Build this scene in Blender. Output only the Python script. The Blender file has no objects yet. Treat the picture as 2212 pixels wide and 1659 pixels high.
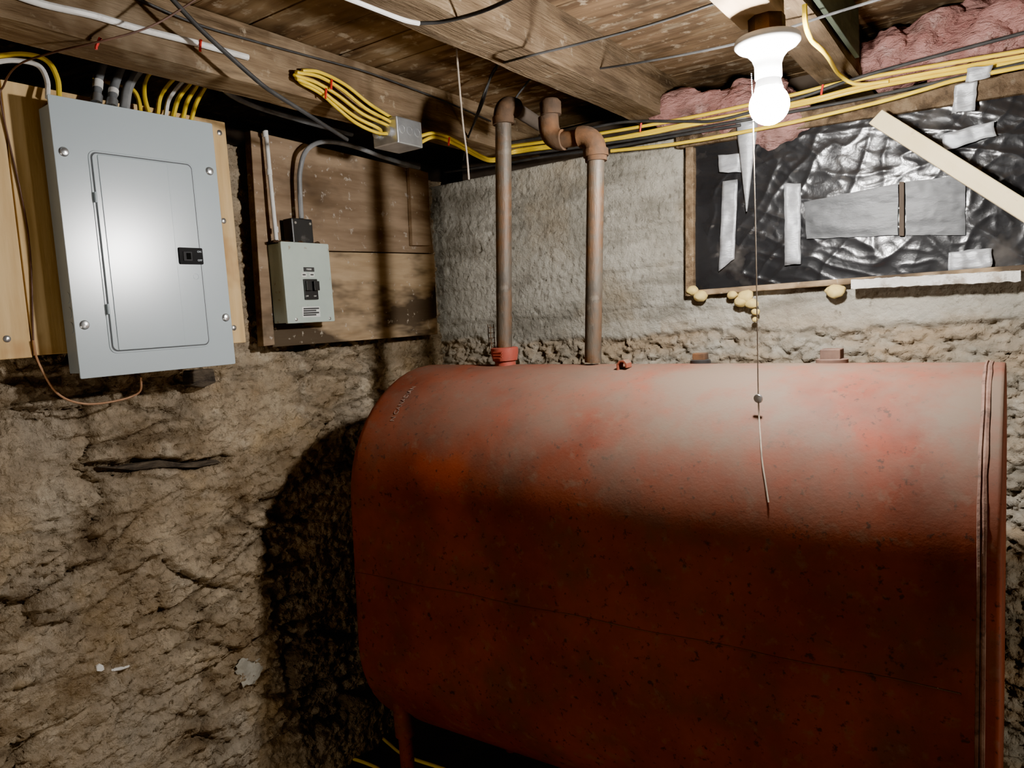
import bpy, bmesh, math, random
from mathutils import Vector, Matrix, noise
random.seed(7)
scene = bpy.context.scene
COL = scene.collection
# ------------------------------------------------------------------ camera model
H = 1.53; F = 1600.0; CX, CY = 1106.0, 829.5
Yc = Vector((1094, -214.5, 1600)).normalized()
_b = Vector((-2338.4, 8.6, 1600)); Xc = -(_b - Yc * _b.dot(Yc)).normalized()
Zc = Xc.cross(Yc)
CAM = Vector((0, 0, H))
def ray(px, py):
    d = Vector((px - CX, py - CY, F)); return Vector((d.dot(Xc), d.dot(Yc), d.dot(Zc)))
def onX(px, py, x): d = ray(px, py); return CAM + d * (x / d.x)
def onY(px, py, y): d = ray(px, py); return CAM + d * (y / d.y)
def onZ(px, py, z): d = ray(px, py); return CAM + d * ((z - H) / d.z)
cd = bpy.data.cameras.new('camera'); cam = bpy.data.objects.new('camera', cd); COL.objects.link(cam)
right = Vector((Xc[0], Yc[0], Zc[0])); up = -Vector((Xc[1], Yc[1], Zc[1])); back = -Vector((Xc[2], Yc[2], Zc[2]))
m = Matrix((right, up, back)).transposed().to_4x4(); m.translation = CAM
cam.matrix_world = m
cd.sensor_width = 36; cd.lens = 36 * F / 2212; cd.clip_start = 0.02
scene.camera = cam
# ------------------------------------------------------------------ materials
def M(name, c1, c2, scale=6, stretch=(1, 1, 1), rough=.75, metal=0, bump=0, bscale=40, dist=.004,
      layers=(), dust=None, attr=None, attr2=None, spec=.4, lo=.35, hi=.65, bstretch=None, emit=0):
    mt = bpy.data.materials.new(name); mt.use_nodes = True
    nt = mt.node_tree; N = nt.nodes; L = nt.links
    bs = N['Principled BSDF']
    bs.inputs['Roughness'].default_value = rough; bs.inputs['Metallic'].default_value = metal
    bs.inputs['Specular IOR Level'].default_value = spec
    tc = N.new('ShaderNodeTexCoord')
    def nz(sc, st, det=4):
        mp = N.new('ShaderNodeMapping'); mp.inputs['Scale'].default_value = st
        L.new(tc.outputs['Object'], mp.inputs['Vector'])
        n = N.new('ShaderNodeTexNoise'); n.inputs['Scale'].default_value = sc; n.inputs['Detail'].default_value = det
        n.inputs['Roughness'].default_value = .62
        L.new(mp.outputs[0], n.inputs['Vector']); return n.outputs['Fac']
    def mr(src, a, b, amt, base=0):
        r = N.new('ShaderNodeMapRange'); r.inputs[1].default_value = a; r.inputs[2].default_value = b
        r.inputs[3].default_value = base; r.inputs[4].default_value = amt
        L.new(src, r.inputs[0]); return r.outputs[0]
    def mul(a, b):
        mm = N.new('ShaderNodeMath'); mm.operation = 'MULTIPLY'; L.new(a, mm.inputs[0]); L.new(b, mm.inputs[1]); return mm.outputs[0]
    def mix(f, a, colb):
        x = N.new('ShaderNodeMix'); x.data_type = 'RGBA'
        L.new(f, x.inputs[0]); L.new(a, x.inputs[6]); x.inputs[7].default_value = (*colb, 1); return x.outputs[2]
    if c1 == c2 or emit:
        rg = N.new('ShaderNodeRGB'); rg.outputs[0].default_value = (*c1, 1); col = rg.outputs[0]
    else:
        cr_ = N.new('ShaderNodeValToRGB'); e = cr_.color_ramp.elements
        e[0].position = lo; e[0].color = (*c1, 1); e[1].position = hi; e[1].color = (*c2, 1)
        L.new(nz(scale, stretch), cr_.inputs[0]); col = cr_.outputs[0]
    if attr2:
        at = N.new('ShaderNodeAttribute'); at.attribute_name = 'low'
        col = mix(mul(mr(at.outputs['Fac'], 0, 1, attr2[1]), mr(nz(4, (1, 1, 2)), .35, .6, 1)), col, attr2[0])
    for ly in layers:
        st = ly[5] if len(ly) > 5 else (1, 1, 1)
        col = mix(mr(nz(ly[1], st), ly[2], ly[3], ly[4]), col, ly[0])
    if attr:
        at = N.new('ShaderNodeAttribute'); at.attribute_name = 'rec'
        col = mix(mr(at.outputs['Fac'], 0, 1, attr[1]), col, attr[0])
    if dust:
        g = N.new('ShaderNodeNewGeometry'); sp = N.new('ShaderNodeSeparateXYZ'); L.new(g.outputs['Normal'], sp.inputs[0])
        f = mul(mr(sp.outputs[2], dust[1], dust[2], dust[3]), mr(nz(dust[4], (1, 1, 1), 7), .36, .60, 1, .12))
        if len(dust) > 5:
            s2 = N.new('ShaderNodeSeparateXYZ'); L.new(tc.outputs['Object'], s2.inputs[0]); f = mul(f, mr(s2.outputs[0], dust[5], dust[6], 1, .35))
        col = mix(f, col, dust[0])
    L.new(col, bs.inputs['Base Color'])
    if bump:
        b = N.new('ShaderNodeBump'); b.inputs['Strength'].default_value = bump; b.inputs['Distance'].default_value = dist
        L.new(nz(bscale, bstretch or stretch, 5), b.inputs['Height']); L.new(b.outputs[0], bs.inputs['Normal'])
    if emit:
        bs.inputs['Emission Color'].default_value = (1, .97, .93, 1); bs.inputs['Emission Strength'].default_value = emit
    return mt
mStone = M('rubble_stone', (.27, .196, .123), (.49, .39, .265), 5, rough=.95, bump=1, bscale=46, dist=.024, spec=.08,
           layers=[((.36, .315, .25), 2.1, .46, .60, .55), ((.18, .12, .068), 4.5, .51, .66, .65, (1, 1, 1.8)), ((.60, .51, .38), 8, .58, .70, .55),
                   ((.065, .052, .04), 8, .63, .72, .6, (1, .8, 3)), ((.10, .072, .048), 55, .55, .69, .65), ((.44, .30, .145), 3.1, .56, .70, .55)], attr=((.085, .062, .042), .65), attr2=((.18, .128, .08), .7))
mConc = M('old_concrete', (.26, .243, .20), (.41, .388, .33), 4, rough=.95, bump=1, bscale=40, dist=.013, spec=.08,
          layers=[((.165, .152, .122), 2.4, .50, .64, .7, (1, 1, 4)), ((.52, .49, .42), 9, .57, .67, .4), ((.14, .12, .09), 5, .59, .73, .65), ((.08, .068, .052), 42, .62, .71, .55), ((.30, .24, .16), 2.6, .54, .68, .6)],
          attr=((.10, .08, .058), .62), attr2=((.335, .255, .168), .95))
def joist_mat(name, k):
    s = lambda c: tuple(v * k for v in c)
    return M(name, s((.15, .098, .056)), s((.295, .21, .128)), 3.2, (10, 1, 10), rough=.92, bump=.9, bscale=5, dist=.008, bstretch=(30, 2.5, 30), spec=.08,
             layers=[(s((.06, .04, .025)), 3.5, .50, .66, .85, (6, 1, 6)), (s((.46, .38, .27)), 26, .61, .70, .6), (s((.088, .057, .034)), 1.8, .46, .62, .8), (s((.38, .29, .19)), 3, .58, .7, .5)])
mJoist = joist_mat('rough_sawn_joist', .97); mJoistDim = joist_mat('rough_sawn_joist_dimmed', .64)  # second copy is darkened to offset the bulb's brightness on nearby joists
mBoard = M('floor_boards', (.084, .052, .029), (.19, .123, .07), 3.2, (1, 11, 11), rough=.92, bump=.6, bscale=6, dist=.004, bstretch=(2, 26, 26), spec=.08,
           layers=[((.42, .34, .24), 24, .57, .67, .7), ((.036, .025, .016), 2.6, .48, .62, .85), ((.26, .178, .098), 1.6, .52, .64, .55), ((.34, .275, .188), 6, .57, .68, .5, (1, 3, 1))])
mPine = M('pine_board', (.50, .32, .135), (.67, .47, .235), 2.4, (9, 9, .9), rough=.7, bump=.25, bscale=8, bstretch=(20, 20, 2), spec=.25,
          layers=[((.36, .18, .06), 3, .58, .70, .8)])
mOldBoard = M('weathered_brown_board', (.145, .093, .054), (.285, .198, .125), 2.4, (5, .8, 6), rough=.85, bump=.4, bscale=6, bstretch=(20, 2, 24), spec=.2,
              layers=[((.045, .032, .023), 2.4, .50, .66, .85, (1, 1, 2)), ((.36, .27, .18), 6, .60, .72, .5), ((.42, .37, .31), 36, .62, .69, .7)])
mLowBoard = M('pale_brown_board', (.265, .178, .097), (.43, .31, .19), 2.4, (6, .9, 7), rough=.85, bump=.4, bscale=6, bstretch=(20, 2, 24), spec=.2,
              layers=[((.04, .029, .02), 2.6, .44, .56, .92, (1, .8, 2.4)), ((.46, .40, .32), 36, .63, .70, .7)])
mTank = M('red_oxide_paint', (.145, .034, .018), (.215, .051, .027), 4, rough=.7, bump=.16, bscale=120, dist=.003, spec=.16,
          layers=[((.105, .052, .037), 6, .48, .66, .7), ((.29, .054, .022), 1.7, .56, .68, .65), ((.045, .023, .018), 60, .60, .68, .85), ((.165, .092, .062), 26, .56, .71, .65), ((.055, .028, .02), 2.7, .56, .70, .55, (1, 1, .6))],
          dust=((.135, .095, .07), -.05, .65, 1, 4.2, -.7, .15))
mTankFit = M('red_fitting_paint', (.20, .032, .021), (.26, .048, .028), 14, rough=.55, bump=.2, bscale=80, layers=[((.16, .095, .07), 20, .50, .64, .7)])
mRim2 = M('rusty_rim', (.11, .05, .034), (.21, .125, .09), 18, rough=.8, bump=.6, bscale=70, layers=[((.05, .028, .02), 40, .54, .66, .8)])
mRust = M('rusty_pipe', (.04, .032, .024), (.085, .068, .05), 6, (3, 3, .8), rough=.55, metal=.2, bump=.35, bscale=60,
          layers=[((.105, .048, .018), 8, .45, .60, .9), ((.14, .118, .09), 34, .58, .68, .5), ((.02, .017, .014), 15, .58, .70, .6)])
mRustFit = M('rusty_fitting', (.03, .017, .009), (.066, .036, .018), 20, rough=.85, metal=.1, bump=.5, bscale=80, layers=[((.115, .047, .014), 6, .49, .63, .85), ((.10, .07, .046), 24, .62, .72, .4)])
mPanel = M('grey_enamel', (.355, .415, .445), (.375, .435, .465), 2, rough=.25, bump=.04, bscale=260, dist=.001, spec=.9)
mPanelGap = M('dark_gap', (.05, .055, .06), (.05, .055, .06), 3, rough=.6)
mBoxG = M('grey_green_enamel', (.36, .42, .375), (.43, .49, .435), 5, rough=.5, bump=.1, bscale=90, layers=[((.24, .17, .10), 34, .64, .71, .8), ((.30, .30, .26), 7, .58, .7, .6)])
mBlack = M('black_plastic', (.012, .012, .013), (.02, .02, .02), 8, rough=.4, layers=[((.12, .11, .1), 30, .64, .74, .4)])
mLatch = M('latch_black', (.010, .010, .011), (.016, .016, .017), 8, rough=.7, spec=.15)
mBlackCable = M('black_cable', (.016, .016, .017), (.04, .038, .036), 20, rough=.65)
mGreyCable = M('grey_cable', (.15, .155, .16), (.25, .25, .25), 14, rough=.6)
mDkGrey = M('dark_grey_conduit', (.085, .09, .095), (.17, .175, .18), 14, rough=.6)
mWire = M('thin_grey_wire', (.03, .03, .031), (.07, .068, .066), 14, rough=.7, spec=.2)
mYellow = M('yellow_cable', (.64, .43, .012), (.74, .53, .03), 12, rough=.45, spec=.5)
mWhite = M('white_cable', (.55, .53, .5), (.74, .73, .7), 9, rough=.5, layers=[((.30, .25, .2), 22, .6, .7, .6)])
mRed = M('red_plastic', (.5, .02, .015), (.6, .03, .02), 9, rough=.4)
mCopper = M('copper_wire', (.46, .24, .13), (.6, .36, .22), 18, rough=.5, metal=.6)
mBrownWire = M('brown_wire', (.07, .035, .025), (.13, .065, .045), 18, rough=.6)
mString = M('dirty_string', (.24, .19, .15), (.38, .31, .24), 40, rough=.9)
mGalv = M('galvanised_steel', (.45, .46, .47), (.62, .63, .64), 16, rough=.38, metal=.85, bump=.1, bscale=60)
mSteel = M('screw_steel', (.5, .5, .5), (.62, .62, .62), 16, rough=.3, metal=.9)
mPorc = M('white_porcelain', (.80, .80, .78), (.80, .80, .78), 4, rough=.3, spec=.5)
mBulbBody = M('bulb_plastic', (.85, .85, .85), (.85, .85, .85), 4, rough=.4)
mBulb = M('lit_bulb', (1, 1, 1), (1, 1, 1), 1, rough=.5, emit=1350)
mPlastic = M('black_poly_sheet', (.009, .009, .010), (.016, .016, .017), 5, rough=.23, bump=.2, bscale=22, dist=.008, spec=.5, layers=[((.13, .115, .10), 6, .58, .76, .45)])
mPane = M('grey_film', (.022, .024, .026), (.055, .058, .061), 14, (1, 1, 2), rough=.42, spec=.4, bump=.5, bscale=16)
mTape = M('duct_tape', (.30, .31, .33), (.45, .46, .475), 18, (1, 1, 3), rough=.42, metal=.3, bump=.8, bscale=30)
mPink = M('pink_insulation', (.29, .13, .112), (.47, .255, .225), 9, rough=1, bump=1, bscale=42, dist=.025, spec=.03, bstretch=(1, 1, 2.5), layers=[((.15, .09, .075), 6, .50, .66, .75, (1, 1, 2)), ((.54, .38, .34), 22, .57, .7, .5)])
mFoam = M('spray_foam', (.64, .47, .14), (.72, .56, .22), 12, rough=.7, bump=.3, bscale=40, layers=[((.40, .27, .08), 20, .6, .7, .5)])
mCream = M('cream_painted_wood', (.60, .48, .25), (.70, .59, .35), 4, (1, 1, 1), rough=.6, bump=.2, bscale=30, layers=[((.35, .25, .13), 24, .62, .72, .6)])
mDirtyWhite = M('dirty_white_foam', (.54, .52, .47), (.74, .72, .67), 14, rough=.85, bump=1, bscale=60, dist=.008, layers=[((.25, .20, .15), 22, .54, .66, .75)])
mDirt = M('dirt_floor', (.09, .07, .05), (.17, .135, .10), 5, rough=1, bump=.8, bscale=25, dist=.02, spec=.1, layers=[((.04, .03, .025), 14, .55, .7, .7)])
mRim = M('dark_rim_board', (.045, .033, .025), (.09, .068, .05), 4, rough=.95, bump=.4, bscale=20)
mGreen = M('dark_green_board', (.02, .027, .016), (.045, .055, .034), 6, (6, 1, 6), rough=.8, bump=.3, bscale=12, layers=[((.09, .08, .055), 14, .6, .7, .6)])
mRot = M('rotten_dark_wood', (.03, .024, .019), (.11, .085, .06), 9, (1, 2, 8), rough=.9, bump=1, bscale=20, dist=.01)
mLabelW = M('label_white', (.62, .62, .58), (.68, .68, .64), 9, rough=.6)
mInk = M('label_ink', (.03, .03, .03), (.03, .03, .03), 9, rough=.6)
mChalk = M('pale_lettering', (.18, .105, .078), (.25, .16, .125), 60, rough=.8)
mBrick = M('rust_plug', (.075, .042, .03), (.13, .075, .052), 20, rough=.75, bump=.3, bscale=60)
mFlake = M('white_flake', (.70, .68, .64), (.80, .78, .74), 9, rough=.9)
mPale = M('pale_mortar', (.27, .25, .20), (.44, .415, .345), 18, rough=.95, bump=.8, bscale=40, dist=.01)
# ------------------------------------------------------------------ mesh helpers
MW = {}
def cr(pts, n=6):
    P = [Vector(p) for p in pts]
    if len(P) < 3: return P
    P = [P[0] * 2 - P[1]] + P + [P[-1] * 2 - P[-2]]; out = []
    for i in range(1, len(P) - 2):
        a, b, c, d = P[i - 1], P[i], P[i + 1], P[i + 2]
        for k in range(n):
            t = k / n
            out.append(.5 * ((2 * b) + (c - a) * t + (2 * a - 5 * b + 4 * c - d) * t * t + (3 * b - a - 3 * c + d) * t ** 3))
    out.append(P[-2]); return out
def rr(x0, x1, z0, z1, r, n=5):
    o = []
    for cx, cz, a in ((x1 - r, z1 - r, 0), (x0 + r, z1 - r, 90), (x0 + r, z0 + r, 180), (x1 - r, z0 + r, 270)):
        for k in range(n + 1):
            t = math.radians(a + 90 * k / n); o.append((cx + r * math.cos(t), cz + r * math.sin(t)))
    return o
class MB:
    def __init__(s): s.v = []; s.f = []
    def add(s, vs, fs):
        b = len(s.v); s.v += [Vector(v) for v in vs]; s.f += [tuple(b + i for i in f) for f in fs]; return s
    def box(s, x0, x1, y0, y1, z0, z1):
        return s.add([(x, y, z) for x in (x0, x1) for y in (y0, y1) for z in (z0, z1)],
                     [(0, 1, 3, 2), (4, 6, 7, 5), (0, 4, 5, 1), (2, 3, 7, 6), (0, 2, 6, 4), (1, 5, 7, 3)])
    def hexa(s, front, off):
        f = [Vector(p) for p in front]; n = len(f); o = Vector(off)
        return s.add(f + [p + o for p in f], [tuple(range(n)), tuple(range(2 * n - 1, n - 1, -1))] + [(i, (i + 1) % n, n + (i + 1) % n, n + i) for i in range(n)])
    def prism(s, outl, y0, y1):
        return s.hexa([(x, y0, z) for x, z in outl], (0, y1 - y0, 0))
    def tube(s, pts, r, n=8, cap=True):
        P = [Vector(p) for p in pts]; k = len(P); R = r if isinstance(r, (list, tuple)) else [r] * k
        t0 = (P[1] - P[0]).normalized(); a = Vector((0, 0, 1)) if abs(t0.z) < .9 else Vector((1, 0, 0))
        u = t0.cross(a).normalized(); vs = []
        for i in range(k):
            t = (P[min(i + 1, k - 1)] - P[max(i - 1, 0)])
            t = t.normalized() if t.length > 1e-9 else t0
            u = (u - t * u.dot(t)); u = u.normalized() if u.length > 1e-6 else t.orthogonal().normalized()
            w = t.cross(u)
            for j in range(n):
                q = 2 * math.pi * j / n; vs.append(P[i] + (u * math.cos(q) + w * math.sin(q)) * R[i])
        fs = [(i * n + j, i * n + (j + 1) % n, (i + 1) * n + (j + 1) % n, (i + 1) * n + j) for i in range(k - 1) for j in range(n)]
        if cap: fs += [tuple(range(n)), tuple((k - 1) * n + j for j in range(n))]
        return s.add(vs, fs)
    def lathe(s, c, prof, axis=(0, 0, 1), n=28, ph=0):
        c = Vector(c); ax = Vector(axis).normalized(); u = ax.orthogonal().normalized(); w = ax.cross(u); vs = []; k = len(prof)
        for r, h in prof:
            for j in range(n):
                q = 2 * math.pi * j / n + ph; vs.append(c + ax * h + (u * math.cos(q) + w * math.sin(q)) * max(r, 1e-5))
        fs = [(i * n + j, i * n + (j + 1) % n, (i + 1) * n + (j + 1) % n, (i + 1) * n + j) for i in range(k - 1) for j in range(n)]
        fs += [tuple(range(n)), tuple((k - 1) * n + j for j in range(n))]
        return s.add(vs, fs)
    def blob(s, c, rad, amp=.25, fq=6, sub=3, seed=0):
        bm = bmesh.new(); bmesh.ops.create_icosphere(bm, subdivisions=sub, radius=1)
        c = Vector(c); vs = []
        for v in bm.verts:
            p = Vector((v.co.x * rad[0], v.co.y * rad[1], v.co.z * rad[2]))
            k = 1 + amp * noise.fractal((p + c) * fq + Vector((seed, 0, 0)), .8, 2, 4)
            vs.append(c + p * k)
        fs = [tuple(x.index for x in f.verts) for f in bm.faces]; bm.free(); return s.add(vs, fs)
    def warp(s, fn): s.v = [fn(v) for v in s.v]; return s
    def build(s, name, mt, parent=None, smooth=False, bevel=0, local=False, recalc=True):
        me = bpy.data.meshes.new(name); o = bpy.data.objects.new(name, me); COL.objects.link(o)
        if parent is None:
            lo = [min(v[i] for v in s.v) for i in range(3)]; hi = [max(v[i] for v in s.v) for i in range(3)]
            Mx = Matrix.Translation(Vector(((lo[0] + hi[0]) / 2, (lo[1] + hi[1]) / 2, lo[2]))); o.matrix_world = Mx
            inv = Mx.inverted(); vs = [inv @ v for v in s.v]
        else:
            Mx = MW[parent.name]; o.parent = parent
            vs = s.v if local else [Mx.inverted() @ v for v in s.v]
        MW[o.name] = Mx
        me.from_pydata([tuple(v) for v in vs], [], s.f); me.materials.append(mt)
        if recalc:
            bm = bmesh.new(); bm.from_mesh(me); bmesh.ops.recalc_face_normals(bm, faces=bm.faces); bm.to_mesh(me); bm.free()
        if smooth:
            me.polygons.foreach_set('use_smooth', [True] * len(me.polygons))
            try: me.set_sharp_from_angle(angle=math.radians(45))
            except Exception: pass
        if bevel:
            b = o.modifiers.new('bevel', 'BEVEL'); b.width = bevel; b.segments = 2; b.limit_method = 'ANGLE'
        me.update(); return o
def tag(o, label=None, cat=None, group=None, kind=None):
    for k, v in (('label', label), ('category', cat), ('group', group), ('kind', kind)):
        if v: o[k] = v
    return o
def empty(name, loc, theta=0):
    o = bpy.data.objects.new(name, None); COL.objects.link(o); o.empty_display_size = .05
    Mx = Matrix.Translation(Vector(loc)) @ Matrix.Rotation(theta, 4, 'Z'); o.matrix_world = Mx; MW[o.name] = Mx; return o
class Plane:
    def __init__(s, o, theta):
        s.o = Vector(o); s.th = theta; s.ey = Vector((-math.sin(theta), math.cos(theta), 0))
        s.M = Matrix.Translation(s.o) @ Matrix.Rotation(theta, 4, 'Z'); s.inv = s.M.inverted()
    def at(s, px, py, w=0):
        d = ray(px, py); t = ((s.o - s.ey * w) - CAM).dot(s.ey) / d.dot(s.ey); return s.inv @ (CAM + d * t)
def text_verts(txt, size, depth=.0006):
    cu = bpy.data.curves.new('t', 'FONT'); cu.body = txt; cu.size = size; cu.extrude = depth; cu.align_x = 'CENTER'; cu.align_y = 'CENTER'
    to = bpy.data.objects.new('t', cu); COL.objects.link(to)
    dg = bpy.context.evaluated_depsgraph_get(); me = bpy.data.meshes.new_from_object(to.evaluated_get(dg))
    vs = [v.co.copy() for v in me.vertices]; fs = [tuple(p.vertices) for p in me.polygons]
    bpy.data.objects.remove(to); bpy.data.curves.remove(cu); bpy.data.meshes.remove(me); return vs, fs
def cable(name, label, pts, r, mt, group=None, cat='cable', n=8):
    return tag(MB().tube(cr(pts, 6), r, n).build(name, mt, smooth=True), label, cat, group)
# ------------------------------------------------------------------ setting
def ss(a, b, x): t = max(0, min(1, (x - a) / (b - a))); return t * t * (3 - 2 * t)
def stone(a, b, seed, fx=2.6, fy=5.4, w=.20, jag=.05):
    p = Vector((a * fx, b * fy, seed)); p = p + noise.noise_vector(p * .9) * .2 + noise.noise_vector(p * 5) * jag
    d, pts = noise.voronoi(p)
    e = ss(0, w, d[1] - d[0]); cell = noise.cell(pts[0] * 7.3)
    return e, cell
def wall_grid(name, mt, a0, a1, z0, z1, step, fn, tail=None):
    na = int((a1 - a0) / step); nz_ = int((z1 - z0) / step); vs = []; rec = []; low = []
    for j in range(nz_ + 1):
        for i in range(na + 1):
            a = a0 + (a1 - a0) * i / na; z = z0 + (z1 - z0) * j / nz_
            p, r, l = fn(a, z); vs.append(p); rec.append(r); low.append(l)
    if tail:
        for i in range(na + 1):
            a = a0 + (a1 - a0) * i / na; vs.append(tail(a, vs[nz_ * (na + 1) + i])); rec.append(.7); low.append(0)
        nz_ += 1
    w = na + 1; fs = [(j * w + i, j * w + i + 1, (j + 1) * w + i + 1, (j + 1) * w + i) for j in range(nz_) for i in range(na)]
    o = MB().add(vs, fs).build(name, mt, smooth=False, recalc=False)
    o.data.polygons.foreach_set('use_smooth', [True] * len(o.data.polygons))
    at = o.data.attributes.new('rec', 'FLOAT', 'POINT'); at.data.foreach_set('value', rec)
    at = o.data.attributes.new('low', 'FLOAT', 'POINT'); at.data.foreach_set('value', low)
    return tag(o, kind='structure')
G = [onX(x, y, -1.95) for x, y in ((185, 1004), (262, 1012), (345, 1000), (430, 1006), (505, 986))]
def groove(y, z):
    if not (G[0].y <= y <= G[-1].y): return 0
    for a, b in zip(G, G[1:]):
        if a.y <= y <= b.y:
            t = (y - a.y) / (b.y - a.y); zc = a.z + (b.z - a.z) * t + .005 * noise.noise(Vector((y * 30, 0, 1)))
            w = .015 * (1 + .5 * noise.noise(Vector((y * 14, 3, 1)))) * min(1, (y - G[0].y) / .04, (G[-1].y - y) / .04) + .001
            return math.exp(-((z - zc) / w) ** 4)
    return 0
def fL(y, z):
    e, c = stone(y, z, 1.7, 4.2, 8.6, .15)
    e2, c2 = stone(y, z, 9.7, 13, 27, .22)
    e3, c3 = stone(y, z, 4.4, 32, 54, .35)
    q = Vector((y, z, 3.1))
    parge = ss(-.12, .28, noise.noise(q * 2.7) + .25 * ss(1.2, 1.6, z))
    fb = noise.fractal(q * 6, .5, 2, 6); fine = noise.fractal(q * 34, .2, 2, 4)
    strat = noise.fractal(Vector((y * 3.5, z * 17, 6.6)), .5, 2, 5)
    np_ = .35 + .65 * (1 - parge)
    st = (e - .6) * .014 + (c - .5) * .020
    h = st * (1 - .7 * parge) + .004 * fb + .006 * fine + .003 * strat + ((e2 - .6) * .004 + (c2 - .5) * .010) * np_ + ((e3 - .6) * .003 + (c3 - .5) * .007) * (.5 + .5 * np_)
    if z > 1.40: h = min(h - .012, .018)
    g = groove(y, z)
    band = math.exp(-((z - 1.43) / .06) ** 2)
    r = (1 - e) * (1 - .85 * parge) * .8 + (1 - e2) * .35 * np_ + (1 - e3) * .18 + max(0, -.5 * strat - .28) + max(0, -.5 * fb - .28) + 1.1 * g + band * max(0, .9 * strat + .1)
    low = ss(.4, .75, c) * (1 - parge) + ss(.55, .8, c2) * .6 * np_
    return (-1.948 + h - .035 * g, y, z), max(0, min(1.3, r)), min(1, low)
wall_grid('wall_left', mStone, -.5, 2.42, -.03, 2.10, .0060, fL, lambda a, p: (-2.32, a, 2.09))
WINX0, WINZ0 = -.872, 1.585
def fB(x, z):
    q = Vector((x, z, 8.4)); e, c = stone(x, z, 5.2, 6, 15, .15)
    e2, c2 = stone(x, z, 2.7, 20, 36, .25)
    e3, c3 = stone(x, z, 7.1, 40, 60, .35)
    line = 1.44 + .035 * noise.noise(Vector((x * 3, 0, 4))) + .014 * noise.noise(Vector((x * 17, 0, 2)))
    lower = 1 - ss(line - .010, line + .010, z)
    fb = noise.fractal(q * 6, .6, 2, 6); fine = noise.fractal(q * 36, .3, 2, 4)
    strat = noise.fractal(Vector((x * 4, z * 16, 6.6)), .6, 2, 5)
    fz = (z * 7.2 + .22 * noise.noise(q * 2) + .08 * noise.noise(q * 9)) % 1
    fa = max(0, .6 + 1.2 * noise.noise(q * 1.7 + Vector((3, 3, 3))))
    form = .006 * fa * ss(0, .10, fz) * (1 - .9 * fz)
    hc = .003 * fb + .0030 * fine + form - .014 * max(0, fine - .45)
    hs = (e - .6) * .006 + (c - .5) * .008 + .004 * fb + .008 * fine + .004 * strat + (e2 - .6) * .004 + (c2 - .5) * .008 + (c3 - .5) * .007 + .004
    h = hc * (1 - lower) + hs * lower
    r = lower * ((1 - e) * .35 + (1 - e2) * .25 + (1 - e3) * .18 + max(0, -.5 * strat - .22)) + (1 - lower) * (max(0, -.9 * fb - .33) + .5 * fa * max(0, 1 - fz / .06)) + .5 * max(0, 1 - abs(z - line) / .008) * (x > -.9)
    Y = 2.36 - h
    tan = max(lower, .6 * (1 - ss(1.44, 1.56, z)) * (x > -1.0))
    if x > WINX0 and z > WINZ0: Y = 2.43; r = .9
    return (x, Y, z), max(0, min(1, r)), tan
wall_grid('wall_back', mConc, -2.02, .75, -.03, 2.075, .0062, fB, lambda a, p: (a, 2.74, 2.07))
tag(MB().box(-2.4, .9, -.6, 2.8, -.08, -.0).build('floor', mDirt), kind='structure')
mb = MB(); y = -.6; k = 0
while y < 2.74:
    w = random.choice((.14, .17, .155)); dz = random.uniform(0, .004)
    mb.box(-2.35, .9, y + .002, y + w - .002, 2.285 + dz, 2.31 + dz); y += w
tag(mb.build('ceiling', mBoard), kind='structure')
tag(MB().box(-2.36, -2.33, -.6, 2.76, 2.0, 2.30).build('trim_1', mRim), kind='structure')
tag(MB().box(-2.35, .9, 2.745, 2.775, 2.0, 2.30).build('trim_2', mRim), kind='structure')
# joists along the left wall direction
JZ0, JZ1 = 2.145, 2.285
def joist(x0, x1, label, mt):
    o = MB(); n = 40
    vs = []
    for i in range(n + 1):
        y = -.5 + 3.22 * i / n
        for (x, z) in ((x0, JZ0), (x1, JZ0), (x1, JZ1), (x0, JZ1)):
            q = Vector((x * 5, y * 6, z * 5)); vs.append((x + .006 * noise.noise(q), y, z + (.006 * noise.noise(q + Vector((9, 0, 0))) if z < 2.25 else 0)))
    fs = [(i * 4 + j, i * 4 + (j + 1) % 4, i * 4 + 4 + (j + 1) % 4, i * 4 + 4 + j) for i in range(n) for j in range(4)] + [(0, 1, 2, 3), (n * 4, n * 4 + 1, n * 4 + 2, n * 4 + 3)]
    tag(o.add(vs, fs).build('ceiling_joist', mt), label, 'joist', 'rough sawn ceiling joists')
joist(-1.665, -1.555, 'rough sawn wooden joist above the grey breaker panel', mJoist)
joist(-1.045, -.94, 'rough sawn wooden joist above the two rusty pipes', mJoistDim)
joist(-.475, -.365, 'wooden joist that carries the lit white lampholder', mJoistDim)
tag(MB().box(-.357, -.345, 1.05, 2.22, 2.155, 2.28).build('side_board', mGreen, bevel=.002), 'dark greenish board on the side of the joist right of the light', 'board')
tag(MB().hexa([(-.450, 1.15, 2.064), (-.450, 1.535, 2.064), (-.450, 1.535, 2.147), (-.450, 1.15, 2.147)], (.082, 0, 0)).build('wood_block', mLowBoard, bevel=.003), 'pale wooden block under the joist above the light', 'block')
tag(MB().hexa([(-.905, 2.325, 2.035), (.75, 2.325, 1.985), (.75, 2.325, 2.045), (-.905, 2.325, 2.085)], (0, .10, 0)).build('sill_beam', mJoistDim, bevel=.004),
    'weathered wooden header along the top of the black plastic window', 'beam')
tag(MB().hexa([(-1.95, 2.56, 2.075), (-.95, 2.56, 2.075), (-.95, 2.56, 2.24), (-1.95, 2.56, 2.24)], (0, .12, 0)).build('sill_beam', mRim, bevel=.004),
    'dark wooden sill on top of the concrete wall behind the pipes', 'beam')
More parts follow.
